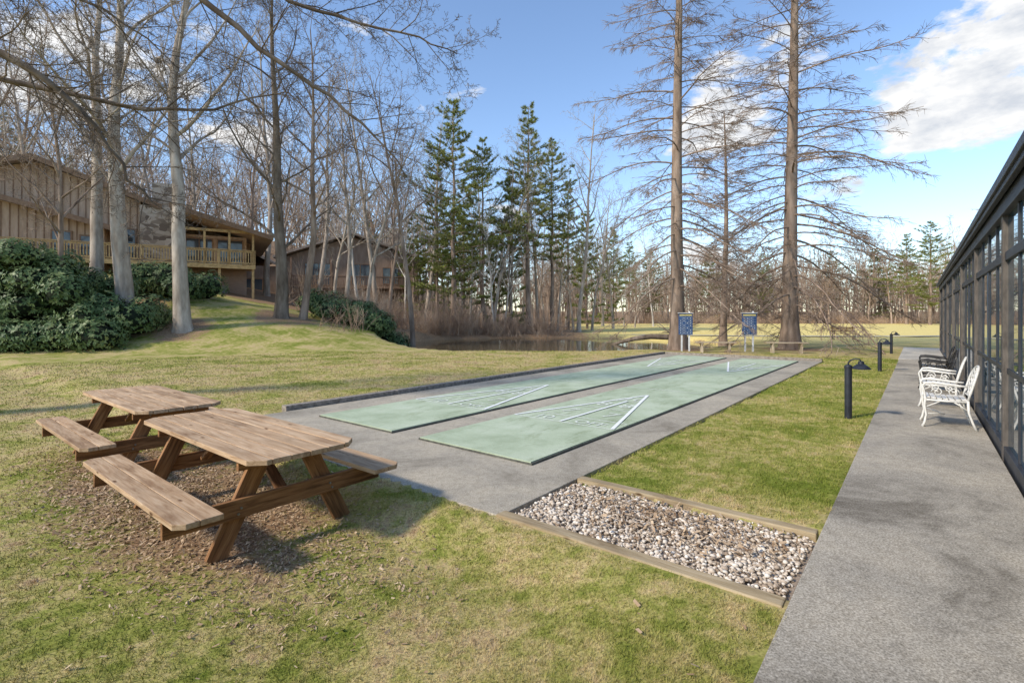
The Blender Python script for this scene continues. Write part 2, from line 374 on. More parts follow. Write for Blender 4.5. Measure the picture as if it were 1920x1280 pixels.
# gravel bed with timber edging
board('timber_edging',None,C(-2.72,3.24,-.05),C(-.6,3.24,-.05),.12,.13,M_timber,bev=.01)
board('timber_edging',None,C(-2.69,4.46,-.05),C(-.6,4.46,-.05),.11,.12,M_timber,bev=.01)
import bmesh
bm=bmesh.new(); bmesh.ops.create_icosphere(bm,subdivisions=1,radius=1); IV=np.array([v.co[:] for v in bm.verts]); IF=np.array([[v.index for v in f.verts] for f in bm.faces]); bm.free()
n=6500; a=rng.uniform(-2.68,-.62,n); bb=rng.uniform(3.31,4.39,n); sz=rng.uniform(.007,.02,n)*rng.choice([1,1,1.5],n)
X=CX*a-SX*bb; Y=SX*a+CX*bb; zz=-.05+rng.random(n)*.03+.012*np.sin(a*5)*np.sin(bb*6)
ra=rng.uniform(0,6.28,n); V=IV[None]*np.stack([sz,sz*rng.uniform(.6,.9,n),sz*rng.uniform(.4,.7,n)],-1)[:,None,:]
V=V*(1+rng.normal(0,.09,(n,len(IV),1)))
c_,s_=np.cos(ra)[:,None],np.sin(ra)[:,None]; V=np.stack([V[...,0]*c_-V[...,1]*s_,V[...,0]*s_+V[...,1]*c_,V[...,2]],-1)+np.stack([X,Y,zz],-1)[:,None,:]
F=(IF[None]+np.arange(n)[:,None,None]*len(IV)).reshape(-1,3)
fast_mesh('gravel',V.reshape(-1,3),[F],[M_stone],{'rnd':('FLOAT',np.repeat(rng.random(n),len(IV)))},True)
M_gbase=nmat('gravel_base',[(.3,(.18,.13,.09)),(.7,(.44,.36,.28))],60,.95,0)
b=MB(CM); b.box(-2.7,-.6,3.3,4.4,-.2,-.05); b.obj('gravel_bed',M_gbase)
a=rng.normal(-1.5,.5,1100); bb=rng.normal(4.05,.25,1100); kk=(a>-2.65)&(a<-.65)&(bb>3.35)&(bb<4.36); a=a[kk];bb=bb[kk]
chips('fallen_leaves',CX*a-SX*bb,SX*a+CX*bb,np.full(len(a),-.012),.035,M_chip)

# ---------------------------------------------------------------- picnic tables
M_bolt=nmat('galvanised_bolt',[(.3,(.2,.2,.2)),(.7,(.35,.35,.34))],20,.5,0,metal=.8)
def picnic_table(a,bb):
    p=C(a,bb); e=empty('picnic_table',(p.x,p.y,-.125),TH)
    L=2.38; H=.76; nb=6; bw=.137
    for i in range(nb):
        y=(i-(nb-1)/2)*(bw+.006)
        cl=0
        if i==0: cl=-.10
        if i==nb-1: cl=.10
        dx=random.uniform(-.006,.006)
        board('top_board',e,(-L/2+dx,y,H-.019+random.uniform(-.002,.002)),(L/2+dx,y,H-.019+random.uniform(-.002,.002)),bw,.038,M_top,clip=cl)
    for sy in (-1,1):
        for j in (0,1):
            y=sy*(.74+(j-.5)*.145)
            cl=.06*sy if j==1 else 0
            board('seat_board',e,(-L/2+.03,y,.445),(L/2-.03,y,.445),.14,.038,M_top,clip=cl)
    for sx in (-1,1):
        x=sx*.80
        board('seat_support',e,(x+sx*.04,-.86,.355),(x+sx*.04,.86,.355),.038,.14,M_leg)
        board('top_support',e,(x+sx*.04,-.38,.675),(x+sx*.04,.38,.675),.038,.09,M_leg)
        for sy in (-1,1):
            board('leg',e,(x,sy*.52,.0),(x,sy*.17,.72),.14,.042,M_leg,up=(1,0,0))
        board('diagonal_brace',e,(x-sx*.02,0,.36),(x-sx*.55,0,.71),.085,.036,M_leg)
    board('centre_cleat',e,(0,-.36,.70),(0,.36,.70),.085,.036,M_leg)
    bo=MB()
    for sx in (-1,1):
        for sy in (-1,1):
            for (yy,zz) in ((.36*sy,.36),(.38*sy,.32),(.22*sy,.66)):
                xx=sx*.865
                bo.tube([(xx-.01,yy,zz),(xx+.004*sx,yy,zz)],.009,8)
    bo.obj('bolts',M_bolt,e)
picnic_table(-4.75,2.03); picnic_table(-7.56,2.12)

# ---------------------------------------------------------------- path lights
M_black=nmat('black_powder_coat',[(.3,(.012,.014,.02)),(.7,(.03,.034,.045))],8,.45,0,spec=.5)
def path_light(a,bb):
    p=C(a,bb); e=empty('path_light',(p.x,p.y,g1(p.x,p.y)),TH)
    b=MB(); b.lathe((0,0,0),[(.052,-.05),(.052,.80),(.058,.805),(.058,.83),(.045,.85),(.02,.862)],20); b.obj('post',M_black,e)
    b=MB(); b.tube([(0,0,.84),(.0,0,.89),(.03,0,.93),(.09,0,.955),(.15,0,.95),(.17,0,.91)],.012,8); b.obj('gooseneck_arm',M_black,e,smooth=True)
    b=MB(); b.lathe((.17,0,.80),[(.13,.0),(.132,.008),(.09,.05),(.045,.08),(.04,.115),(.02,.125)],24); b.lathe((.17,0,.79),[(.04,0),(.045,.03),(.04,.03)],14); b.obj('lamp_head',M_black,e)
path_light(-.88,9.7); path_light(-.9,18.5); path_light(-.92,27.2)

# ---------------------------------------------------------------- garden chairs
M_wmetal=nmat('white_cast_metal',[(.3,(.60,.58,.53)),(.7,(.78,.76,.71))],20,.45,0,spec=.5)
M_bmetal=nmat('black_cast_metal',[(.3,(.015,.014,.013)),(.7,(.04,.037,.035))],20,.45,0,spec=.5)
def chair(a,bb,mat,rz=0):
    p=C(a,bb,.012); e=empty('garden_armchair',p,TH+math.pi+rz)
    W=.56
    b=MB()
    for i in range(7):
        x=-.20+i*.068; zc=.425+.012*math.cos((i-3)/3*1.5)*-1+.01*(i/6)
        b.box(x-.027,x+.027,-W/2+.02,W/2-.02,zc-.009,zc+.009)
    b.obj('seat_slats',mat,e,.003)
    b=MB()
    for s in (-1,1):
        y=s*W/2
        b.tube([(.27,y,0),(.245,y,.06),(.225,y,.18),(.245,y,.32),(.235,y,.42),(.25,y,.52),(.265,y,.60),(.24,y,.645),(.15,y,.655),(.0,y,.64),(-.13,y,.625),(-.24,y,.62)],[.02,.016,.014,.016,.018,.014,.015,.018,.02,.02,.018,.014],8)
        b.tube([(-.33,y,0),(-.29,y,.10),(-.245,y,.25),(-.235,y,.42)],[.018,.015,.016,.018],8)
        b.tube([(.24,y,.40),(.0,y,.395),(-.235,y,.40)],.015,8)
        b.tube([(.10+.07*(1-t/14)*math.cos(t*.75),y,.52+.07*(1-t/14)*math.sin(t*.75)) for t in range(13)],.008,6)
        b.tube([(-.08+.07*(1-t/14)*math.cos(math.pi-t*.75),y,.52+.07*(1-t/14)*math.sin(math.pi-t*.75)) for t in range(13)],.008,6)
        b.tube([(.22,y,.30),(.14,y,.345),(.06,y,.39)],.009,6)
        b.tube([(-.24,y,.27),(-.16,y,.34),(-.08,y,.39)],.009,6)
    b.tube([(.23,-W/2,.40),(.23,W/2,.40)],.014,8); b.tube([(-.235,-W/2,.40),(-.235,W/2,.40)],.014,8)
    b.tube([(.2,-W/2,.2),(0,0,.17),(.2,W/2,.2)],.008,6)
    b.obj('side_frames',mat,e,smooth=True)
    b=MB()
    def bp(y,z): return (-.235-(z-.42)*.25-.02*math.cos(y/W*3),y,z)
    arch=[bp(-W/2,.42),bp(-W/2-.005,.55),bp(-W/2,.68)]+[bp(-W/2*math.cos(t),.70+.20*math.sin(t)) for t in np.linspace(.12,math.pi-.12,11)]+[bp(W/2,.68),bp(W/2+.005,.55),bp(W/2,.42)]
    b.tube(arch,.016,8)
    b.tube([bp(y,.47) for y in np.linspace(-W/2,W/2,5)],.012,6)
    top=lambda y:.70+.20*math.sqrt(max(0,1-(2*y/W)**2))
    for s in (-1,1):
        for k in range(-2,4):
            pts=[]
            for t in np.linspace(0,1,12):
                y=s*(-W/2+k*.112+t*.40); z=.47+t*.44
                if abs(y)<=W/2 and z<=top(y)+.005: pts.append(bp(y,z))
            if len(pts)>1: b.tube(pts,.0075,6)
    b.tube([bp(.07*math.cos(t),.71+.09*math.sin(t)) for t in np.linspace(0,2*math.pi,17)[:-1]],.009,6,closed=True)
    b.obj('lattice_back',mat,e,smooth=True)
chair(.30,9.95,M_wmetal,.04); chair(.28,12.0,M_wmetal,-.05); chair(.28,14.4,M_bmetal,.05); chair(.28,15.9,M_bmetal)

# ---------------------------------------------------------------- scoreboards and benches beyond the courts
M_blue=nmat('scoreboard_blue',[(.3,(.014,.045,.13)),(.7,(.035,.09,.22))],3,.5,0)
M_white=nmat('white_paint',[(.3,(.55,.55,.53)),(.7,(.75,.75,.73))],9,.6,0)
M_yel=nmat('pale_yellow_paint',[(.3,(.5,.42,.12)),(.7,(.65,.55,.2))],9,.6,0)
M_grid=nmat('grid_paint',[(.3,(.4,.45,.5)),(.7,(.55,.6,.65))],9,.6,0)
def scoreboard(x,y):
    e=empty('shuffleboard_scoreboard',(x,y,0),math.radians(-12))
    b=MB(); b.box(-.31,.31,-.02,.02,.76,1.74); b.obj('board',M_blue,e,.004)
    b=MB(); b.box(.13,.20,.021,.09,-.2,1.84); b.box(-.20,-.13,.021,.09,-.2,1.0); b.box(-.34,.34,-.06,.10,1.745,1.775); b.obj('posts_and_cap',M_white,e,.004)
    b=MB(); b.box(-.27,.27,-.03,-.022,1.63,1.69); b.obj('header_strip',M_yel,e)
    b=MB()
    for i in range(8): b.box(-.29,.29,-.028,-.022,.80+i*.11,.806+i*.11)
    for x_ in (-.145,0,.145): b.box(x_-.003,x_+.003,-.033,-.029,.78,1.58)
    for i in range(7):
        for j in range(4):
            if random.random()<.75:
                xx=-.217+j*.145; zz=.855+i*.11; b.box(xx-.02,xx+.02,-.031,-.0285,zz-.02,zz+.02)
    b.obj('score_grid',M_grid,e)
scoreboard(8.0,23.4); scoreboard(10.75,23.0)
def plank_bench(x,y,L=1.9):
    e=empty('plank_bench',(x,y,g1(x,y)),math.radians(-10))
    for k in (-1,0,1): board('seat_board',e,(-L/2,k*.125,.45),(L/2,k*.125,.45),.118,.045,M_grey)
    for s in (-1,1):
        board('leg',e,(s*L*.34,-.1,-.1),(s*L*.34,-.1,.43),.09,.09,M_grey,up=(0,1,0)); board('leg',e,(s*L*.34,.1,-.1),(s*L*.34,.1,.43),.09,.09,M_grey,up=(0,1,0))
        board('cross_rail',e,(s*L*.34,-.18,.385),(s*L*.34,.18,.385),.05,.08,M_grey)
plank_bench(9.05,22.6,1.7); plank_bench(12.0,22.2,1.7)
e=empty('park_bench',(22.2,34,0),math.radians(-20))
for k in range(4): board('seat_slat',e,(-.7,-.2+k*.1,.44),(.7,-.2+k*.1,.44),.08,.035,M_leg)
for k in range(3): board('back_slat',e,(-.7,.24+k*.03,.58+k*.12),(.7,.24+k*.03,.58+k*.12),.03,.09,M_leg)
b=MB()
for s in (-.6,.6):
    b.box(s-.025,s+.025,-.24,-.19,0,.62); b.box(s-.025,s+.025,.2,.25,0,.45); b.beam((s,.22,.42),(s,.34,.9),.05,.04); b.box(s-.03,s+.03,-.25,.28,.6,.64)
b.obj('frame',M_bmetal,e)

# ---------------------------------------------------------------- glass walled building at right
M_frame=nmat('dark_frame',[(.3,(.018,.021,.028)),(.7,(.042,.046,.055))],3,.5,0,spec=.4)
M_navy=nmat('navy_panel',[(.3,(.012,.05,.10)),(.7,(.025,.09,.17))],2,.4,0,spec=.5)
M_post=nmat('brown_post',[(.3,(.07,.06,.052)),(.7,(.15,.13,.11))],6,.7,0,stretch=(4,4,1))
m,nt,bs=newmat('dark_glass'); bs.inputs['Base Color'].default_value=(.015,.06,.09,1); bs.inputs['Roughness'].default_value=.02; bs.inputs['Specular IOR Level'].default_value=1.0; M_glass=m
bump(nt,bs,noise(nt,coords(nt),.6,2),.03,.02)
e=empty('glass_walled_building')
B0,B1=-3.4,31.0
b=MB(CM); b.box(.805,.83,B0,B1,.1,2.95); b.obj('glass_panes',M_glass,e)
b=MB(CM); b.box(.83,12,B0+.01,B1-.01,-.2,2.94); b.obj('wall_core',M_frame,e)
fr=MB(CM); po=MB(CM); nv=MB(CM)
fr.box(.765,.85,B0,B1,-.1,.14); fr.box(.778,.84,B0,B1,2.28,2.38); fr.box(.793,.84,B0,B1,.98,1.04)
fr.box(.74,.86,B0,B1,2.80,3.0)
y=B0+.2; i=0
while y<B1:
    if i%4==0: po.box(.757,.82,y-.06,y+.06,-.1,2.93)
    else:
        fr.box(.791,.835,y-.03,y+.03,.142,2.278)
        fr.box(.789,.833,y-.03,y+.03,2.382,2.80)
    if i%4==2: nv.box(.799,.804,y+.03,y+.30,.142,.978); nv.box(.799,.804,y+.03,y+.30,1.042,2.278)
    y+=.95; i+=1
fr.obj('window_frames',M_frame,e,.004); po.obj('posts',M_post,e,.006); nv.obj('navy_door_panels',M_navy,e)
b=MB(CM); b.box(.69,12.4,B0-.4,B1+.3,3.003,3.03); b.obj('soffit',M_post,e)
b=MB(CM); b.box(.67,.72,B0-.4,B1+.3,2.95,3.08,0); b.box(.645,.675,B0-.4,B1+.3,3.01,3.11,0); b.obj('fascia_gutter',M_frame,e,.006)
b=MB(CM); b.xprism([(.67,3.08),(6.5,4.1),(12.5,3.08),(12.5,3.034),(.67,3.034)],B0-.45,B1+.35); b.obj('roof',nmat('dark_shingle',[(.3,(.05,.05,.05)),(.7,(.12,.115,.11))],12,.9,0),e)

# ---------------------------------------------------------------- houses
M_side=nmat('tan_siding',[(.3,(.40,.27,.18)),(.5,(.52,.37,.255)),(.7,(.60,.45,.33))],4,.85,0,stretch=(1,1,.2),big=(.4,.93))
M_trim=nmat('brown_trim',[(.3,(.20,.12,.075)),(.7,(.32,.205,.13))],5,.8,0)
M_roof=nmat('brown_shingles',[(.3,(.20,.15,.12)),(.5,(.31,.25,.20)),(.7,(.42,.345,.28))],9,.95,0)
m,nt,bs=newmat('field_stone'); vo=nt.nodes.new('ShaderNodeTexVoronoi'); vo.inputs['Scale'].default_value=2.4; nt.links.new(coords(nt,(1,1,1.7)),vo.inputs['Vector'])
r=ramp(nt,[(0,(.16,.12,.09)),(.5,(.40,.32,.24)),(1,(.55,.47,.38))]); sc=nt.nodes.new('ShaderNodeSeparateColor'); nt.links.new(vo.outputs['Color'],sc.inputs[0]); nt.links.new(sc.outputs[0],r.inputs[0])
nt.links.new(r.outputs[0],bs.inputs['Base Color']); bs.inputs['Roughness'].default_value=.9; M_fstone=m
m,nt,bs=newmat('brown_brick'); bt=nt.nodes.new('ShaderNodeTexBrick'); bt.inputs['Scale'].default_value=4; bt.inputs['Color1'].default_value=(.38,.21,.13,1); bt.inputs['Color2'].default_value=(.29,.16,.10,1); bt.inputs['Mortar'].default_value=(.42,.36,.3,1)
mp=nt.nodes.new('ShaderNodeMapping'); tc=nt.nodes.new('ShaderNodeTexCoord'); mp.inputs['Rotation'].default_value=(math.radians(90),0,0); nt.links.new(tc.outputs['Object'],mp.inputs[0]); nt.links.new(mp.outputs[0],bt.inputs['Vector']); nt.links.new(bt.outputs[0],bs.inputs['Base Color']); M_brick=m
m,nt,bs=newmat('window_glass'); bs.inputs['Base Color'].default_value=(.07,.085,.10,1); bs.inputs['Roughness'].default_value=.06; bs.inputs['Specular IOR Level'].default_value=.8; M_win=m
M_curt=nmat('curtain',[(.3,(.5,.5,.48)),(.7,(.7,.7,.67))],6,.8,0,stretch=(8,8,1))
M_ac=nmat('ac_grey',[(.3,(.12,.125,.13)),(.7,(.2,.2,.21))],6,.5,0)
def window(B,x0,x1,y,z0,z1,nm=1):
    B.box(x0,x1,y-.03,y+.02,z0,z1,0)
    for (p,q,r_,s) in ((x0-.08,x1+.08,z0-.08,z0),(x0-.08,x1+.08,z1,z1+.08)): B.box(p,q,y-.07,y+.03,r_,s,1)
    B.box(x0-.08,x0,y-.068,y+.03,z0,z1,1); B.box(x1,x1+.08,y-.068,y+.03,z0,z1,1)
    for k in range(1,nm+1):
        xx=x0+(x1-x0)*k/(nm+1); B.box(xx-.03,xx+.03,y-.06,y-.031,z0,z1,1)
def railing(B,pts,z0):
    for (x0,y0),(x1,y1) in zip(pts[:-1],pts[1:]):
        L=math.hypot(x1-x0,y1-y0); dx,dy=(x1-x0)/L,(y1-y0)/L
        B.beam((x0,y0,z0+1.03),(x1,y1,z0+1.03),.14,.05); B.beam((x0,y0,z0+.93),(x1,y1,z0+.93),.04,.09); B.beam((x0,y0,z0+.12),(x1,y1,z0+.12),.04,.09)
        n=int(L/.16)
        for k in range(n):
            t=(k+.5)/n*L; B.box(x0+dx*t-.03,x0+dx*t+.03,y0+dy*t-.02,y0+dy*t+.02,z0+.1,z0+.95)
        n=max(1,int(round(L/2.0)))
        for k in range(n+1):
            t=k/n*L; B.box(x0+dx*t-.06,x0+dx*t+.06,y0+dy*t-.06,y0+dy*t+.06,z0-.25,z0+1.0)
def gable(B,xl,xr,xp,zl,zr,zp,y0,y1,th=.22,m=0):
    B.xprism([(xl,zl),(xp,zp),(xp,zp+th),(xl,zl+th)],y0,y1,m) ; B.xprism([(xp,zp),(xr,zr),(xr,zr+th),(xp,zp+th)],y0,y1,m)
ang=math.radians(29.9)
HM=Matrix.Translation((-37.6,25.6,0))@Matrix.Rotation(ang,4,'Z')
e=empty('wooden_house_with_deck')
b=MB(HM)
b.xprism([(2,2),(15,2),(15,9.6),(9.5,11.6),(2,9.3)],3.0,14)
b.xprism([(-6,2),(13.2,2),(13.2,7.45),(5,9.5),(-6,7.3)],1.6,3.0)
b.box(17.4,21.6,3.2,12,5.3,7.6)
b.xprism([(15,7),(22,7),(22,7.7),(17,9.4),(15,9.4)],6.0,13)
b.box(-6,2,3.001,13,2,8)
b.obj('walls',M_side,e)
b=MB(HM)
for xx in np.arange(-5.8,13.2,.4): b.box(xx-.025,xx+.025,1.57,1.6,5.3,7.3+max(0,(2.0*(1-abs(xx-5)/9.5))))
for xx in np.arange(6,15,.4): b.box(xx-.025,xx+.025,2.97,3.0,7.6,11.45-.36*abs(xx-9.5))
b.obj('battens',M_trim,e)
b=MB(HM); b.box(15.02,17.4,2.3,4.5,2.5,9.3); b.box(15.6,16.8,3.5,4.7,9.3,11.2); b.obj('stone_chimney_wall',M_fstone,e)
b=MB(HM); gable(b,1,16.3,9.5,9.1,9.15,11.65,2.2,14.5); gable(b,-8,14.3,5,6.7,7.1,9.6,.7,3.4,.18); gable(b,16.9,23.2,16.9,8.9,7.15,8.92,-.4,12.5,.2); b.obj('roof',M_roof,e)
b=MB(HM)
for args in ((1,16.3,9.5,9.02,9.07,11.57,2.12,2.19),(-8,14.3,5,6.6,7.0,9.5,.62,.69),(16.9,23.2,16.9,8.8,7.05,8.82,-.48,-.41)): gable(b,*args,th=.34)
b.obj('barge_boards',M_trim,e)
b=MB(HM)
b.box(-8,22,0.0,3.2,5.08,5.24); b.box(-8,22.05,-.05,-.002,4.95,5.25)
railing(b,[(-8,.05),(17.3,.05)],5.24); railing(b,[(17.5,.05),(22,.05),(22,3.0)],5.24)
for xx in (-6,-3,0,3,6,9,12,15,17.4,19.8,21.9): b.box(xx-.08,xx+.08,.1,.26,1.5,5.08)
for xx in (17.4,18.9,20.4,21.9): b.box(xx-.07,xx+.07,.12,.26,5.24,7.6)
b.box(17.3,22,.12,.26,7.5,7.68)
b.obj('deck',M_deck,e)
b=MB(HM); b.box(14,21.6,3.0,11,2.2,5.08); b.obj('brick_lower_storey',M_brick,e)
b=MB(HM); window(b,-2,0,1.56,5.6,7.0,1); window(b,6.2,8.0,1.56,5.5,6.9,2); window(b,10.6,11.5,1.56,5.35,7.0,0); window(b,12.0,12.9,1.56,5.6,6.8,0); window(b,3.2,4.9,1.56,5.6,6.8,1); window(b,13.6,14.7,2.96,5.4,7.6,1)
window(b,17.7,19.3,3.2,5.4,7.3,1); window(b,19.7,21.3,3.2,5.4,7.3,1); window(b,18.6,19.6,3.0,3.6,4.6,0); b.obj('windows',[M_win,M_trim],e)
b=MB(HM); b.box(6.25,7.95,1.515,1.528,5.55,6.85); b.obj('curtains',M_curt,e)
b=MB(HM); b.box(15.6,16.5,2.2,2.29,3.0,4.95); b.obj('door',nmat('tan_door',[(.3,(.35,.2,.1)),(.7,(.45,.28,.15))],3,.6,0),e)
b=MB(HM); b.box(18.2,19.2,1.4,2.4,2.9,4.0); b.box(19.5,20.3,1.6,2.4,2.9,3.8)
for k in range(8): b.box(18.19,19.21,1.39,2.41,3.05+k*.11,3.08+k*.11)
b.obj('air_conditioner_units',M_ac,e)

H2=Matrix.Translation((-22.5,50,0))@Matrix.Rotation(math.radians(14),4,'Z')
e=empty('wooden_house_with_deck')
b=MB(H2); b.xprism([(0,1),(13,1),(13,7.4),(6.5,9.6),(0,7.4)],0,12); b.box(-6,0,.5,10,1,6.5); b.obj('walls',nmat('brown_siding',[(.3,(.27,.185,.13)),(.7,(.40,.29,.215))],4,.9,0,stretch=(1,1,.2)),e)
b=MB(H2); gable(b,-.8,14,6.5,7.2,7.2,9.8,-.9,13); gable(b,-7,0,-3,6.2,6.2,7.8,-.3,11); b.obj('roof',M_roof,e)
b=MB(H2); b.box(10,11.4,2,3.4,6,11); b.obj('chimney',M_fstone,e)
b=MB(H2); b.box(1,12,-2,0,4.3,4.45); railing(b,[(1,-1.95),(12,-1.95)],4.45)
for xx in (1,4.6,8.3,12): b.box(xx-.08,xx+.08,-1.95,-1.8,1,7.2)
b.obj('deck',M_trim,e)
b=MB(H2); window(b,2,4.5,0,4.7,6.8,1); window(b,6,8.5,0,4.7,6.8,1); window(b,9.5,11,0,4.9,6.5); window(b,3,5,0,2.2,3.6,1); window(b,7,9,0,2.2,3.6,1); window(b,-4,-2,.5,3.5,5.2,1); b.obj('windows',[M_win,M_trim],e)

# ---------------------------------------------------------------- trees
def tubes(polys):
    groups={}
    for pts,rad in polys:
        sd=10 if rad[0]>.12 else (6 if rad[0]>.04 else (4 if rad[0]>.02 else 3))
        g=groups.setdefault((len(pts),sd),([],[])); g[0].extend([c for p in pts for c in p]); g[1].extend(rad)
    Vs=[];Fs=[];o=0
    for (n,sd),(pp_,rr_) in groups.items():
        P=np.array(pp_).reshape(-1,n,3); R=np.array(rr_).reshape(-1,n); m=len(P)
        T=np.gradient(P,axis=1); T/=np.linalg.norm(T,axis=2,keepdims=True)+1e-9
        D=P[:,-1]-P[:,0]; hz=np.abs(D[:,2])<.75*np.linalg.norm(D,axis=1)
        ref=np.where(hz[:,None],np.array([0,0,1.]),np.array([1.,.15,0]))[:,None,:]
        U=np.cross(T,np.broadcast_to(ref,T.shape)); U/=np.linalg.norm(U,axis=2,keepdims=True)+1e-9; W=np.cross(T,U)
        an=np.arange(sd)*2*np.pi/sd
        V=P[:,:,None]+R[:,:,None,None]*(np.cos(an)[:,None]*U[:,:,None]+np.sin(an)[:,None]*W[:,:,None])
        Vs.append(V.reshape(-1,3))
        base=(np.arange(m)*n*sd)[:,None,None]; i=(np.arange(n-1)*sd)[None,:,None]; k=np.arange(sd)[None,None]; k2=(k+1)%sd
        Fs.append((np.stack([base+i+k,base+i+k2,base+i+sd+k2,base+i+sd+k],-1)+o).reshape(-1,4)); o+=m*n*sd
    return np.concatenate(Vs),np.concatenate(Fs)
def grow(P,p,d,L,r,lev,par,R):
    nseg=max(2,min(10,int(L/par['seg'][lev]))); step=L/nseg
    pts=[p];rad=[r];dirs=[d]; j=par['jit'][lev]
    for i in range(nseg):
        d=(d+Vector((R.gauss(0,j),R.gauss(0,j),R.gauss(0,j)+par['trop'][lev]))).normalized()
        p=p+d*step; pts.append(p); dirs.append(d); rad.append(r*(1-(i+1)/nseg*(1-par['tip'][lev])))
    P.append((pts,rad)); kids(P,pts,rad,dirs,L,lev,par,R)
def kids(P,pts,rad,dirs,L,lev,par,R):
    if lev+1>=par['levels']: return
    n=par['n'][lev]; st=par['st'][lev]; nseg=len(pts)-1; az0=R.uniform(0,6)
    for k in range(n):
        t=min(.999,st+(1-st)*((k+R.random())/n)); idx=int(t*nseg); f=t*nseg-idx
        pos=pts[idx].lerp(pts[idx+1],f); rr=rad[idx]*(1-f)+rad[idx+1]*f; dd=dirs[idx+1]
        an=math.radians(R.uniform(*par['ang'][lev])); q=dd.orthogonal().normalized(); q.rotate(Matrix.Rotation(az0+k*2.4+R.uniform(-.6,.6),3,dd))
        nd=(dd*math.cos(an)+q*math.sin(an)).normalized()
        Lc=L*par['ratio'][lev]*R.uniform(.65,1.2)*(1-par['fall'][lev]*t)
        rc=max(par['minr'],min(rr*.72,Lc*par['rk']))
        grow(P,pos,nd,Lc,rc,lev+1,par,R)
def decid(seed,H=20,r=.33,st=.35,levels=5,n=(15,8,6,4),minr=.006,lean=(0,0),jit=.05):
    R=random.Random(seed); P=[]
    par=dict(levels=levels,n=n,seg=(1.6,.7,.5,.35,.3),jit=(jit,.13,.17,.2,.2),trop=(.02,.06,.05,.02,.01),tip=(.12,.15,.2,.3,.5),
        st=(st,.2,.15,.1,.1),ang=((28,58),(30,60),(30,65),(30,70)),ratio=(.36,.42,.5,.5),fall=(.55,.4,.3,.2),minr=minr,rk=.014)
    grow(P,Vector((0,0,-.3)),Vector((lean[0],lean[1],1)).normalized(),H,r,0,par,R)
    pts,rad=P[0]; p0=pts[0]; d0=(pts[1]-p0)
    P[0]=([p0,p0+d0*.25,p0+d0*.55]+pts[1:],[r*1.5,r*1.12,r*1.02]+[q for q in rad[1:]])
    return tubes(P)
def mesh_obj(name,VF,mat,smooth=True):
    o=fast_mesh(name,VF[0],[VF[1]],[mat] if not isinstance(mat,list) else mat,None,smooth,link=False); return o.data
def place(name,me,x,y,rz=0,s=1,z=None,sz=None):
    o=bpy.data.objects.new(name,me); S.collection.objects.link(o); o.location=(x,y,g1(x,y) if z is None else z); o.rotation_euler=(0,0,rz); o.scale=(s,s,sz or s); return o
bigs=[(-19.0,25.0,23,.42,.28,(0,0),M_barkG,11),(-16.4,25.3,25,.37,.34,(.01,0),M_barkG,12),(-22.6,27.5,24,.34,.33,(0,0),M_barkG,13),
      (-13.2,29,19,.36,.20,(-.03,0),M_barkD,14),(-12.3,29.8,17,.22,.35,(.14,0),M_barkB,15),(-20.8,23.5,15,.15,.3,(-.02,0),M_barkB,16),(-24.5,24,18,.2,.3,(.03,0),M_barkB,17)]
for (x,y,H,r,st,ln,mt,sd) in bigs:
    place('bare_deciduous_tree',mesh_obj('bare_tree',decid(sd,H,r,st,5,(20,9,6,4),.008,ln,.045),mt),x,y)
DV=[mesh_obj('bare_tree_a',decid(31,19,.2,.35,5,(15,7,5,3),.009),M_barkB),mesh_obj('bare_tree_b',decid(32,21,.24,.3,5,(15,7,5,3),.009),M_barkG),
    mesh_obj('bare_tree_c',decid(33,17,.17,.25,5,(15,7,5,3),.009),M_barkG),mesh_obj('bare_tree_d',decid(34,15,.12,.3,4,(16,8,5,3),.008),M_barkP)]
R=random.Random(5)
spots=[]
for px,d in ((60,33),(110,40),(20,42),(200,44),(290,46),(370,47),(430,46),(470,50),(500,44),(600,44),(625,38),(650,36),(672,40),(685,34),(705,44),(730,40),(760,47),(775,33),
             (800,46),(925,47),(960,50),(1010,52),(1045,54),(1075,58),(1110,56),(1150,62),(945,48),(880,48),(1085,50),(1190,70),(1225,75),(735,52),(560,56),(250,56),(330,60),(150,58),(40,60),(420,62),
             (15,34),(85,46),(140,50),(265,50),(310,53),(395,55),(445,66),(520,60),(570,64),(640,58),(665,64),(720,62),(790,60),(835,62),(865,66),(910,64),(980,68),(1020,72),(1060,74),(1130,78),(1170,84)):
    spots.append(((px-960)/952*d,d))
for i,(x,y) in enumerate(spots):
    s=R.uniform(.72,1.08); place('bare_deciduous_tree',DV[R.choice([0,1,2,2,3])],x,y,R.uniform(0,6.28),s,sz=s*R.uniform(.95,1.15))
place('pale_birch_tree',DV[3],-1.6,45.2,1,.8)

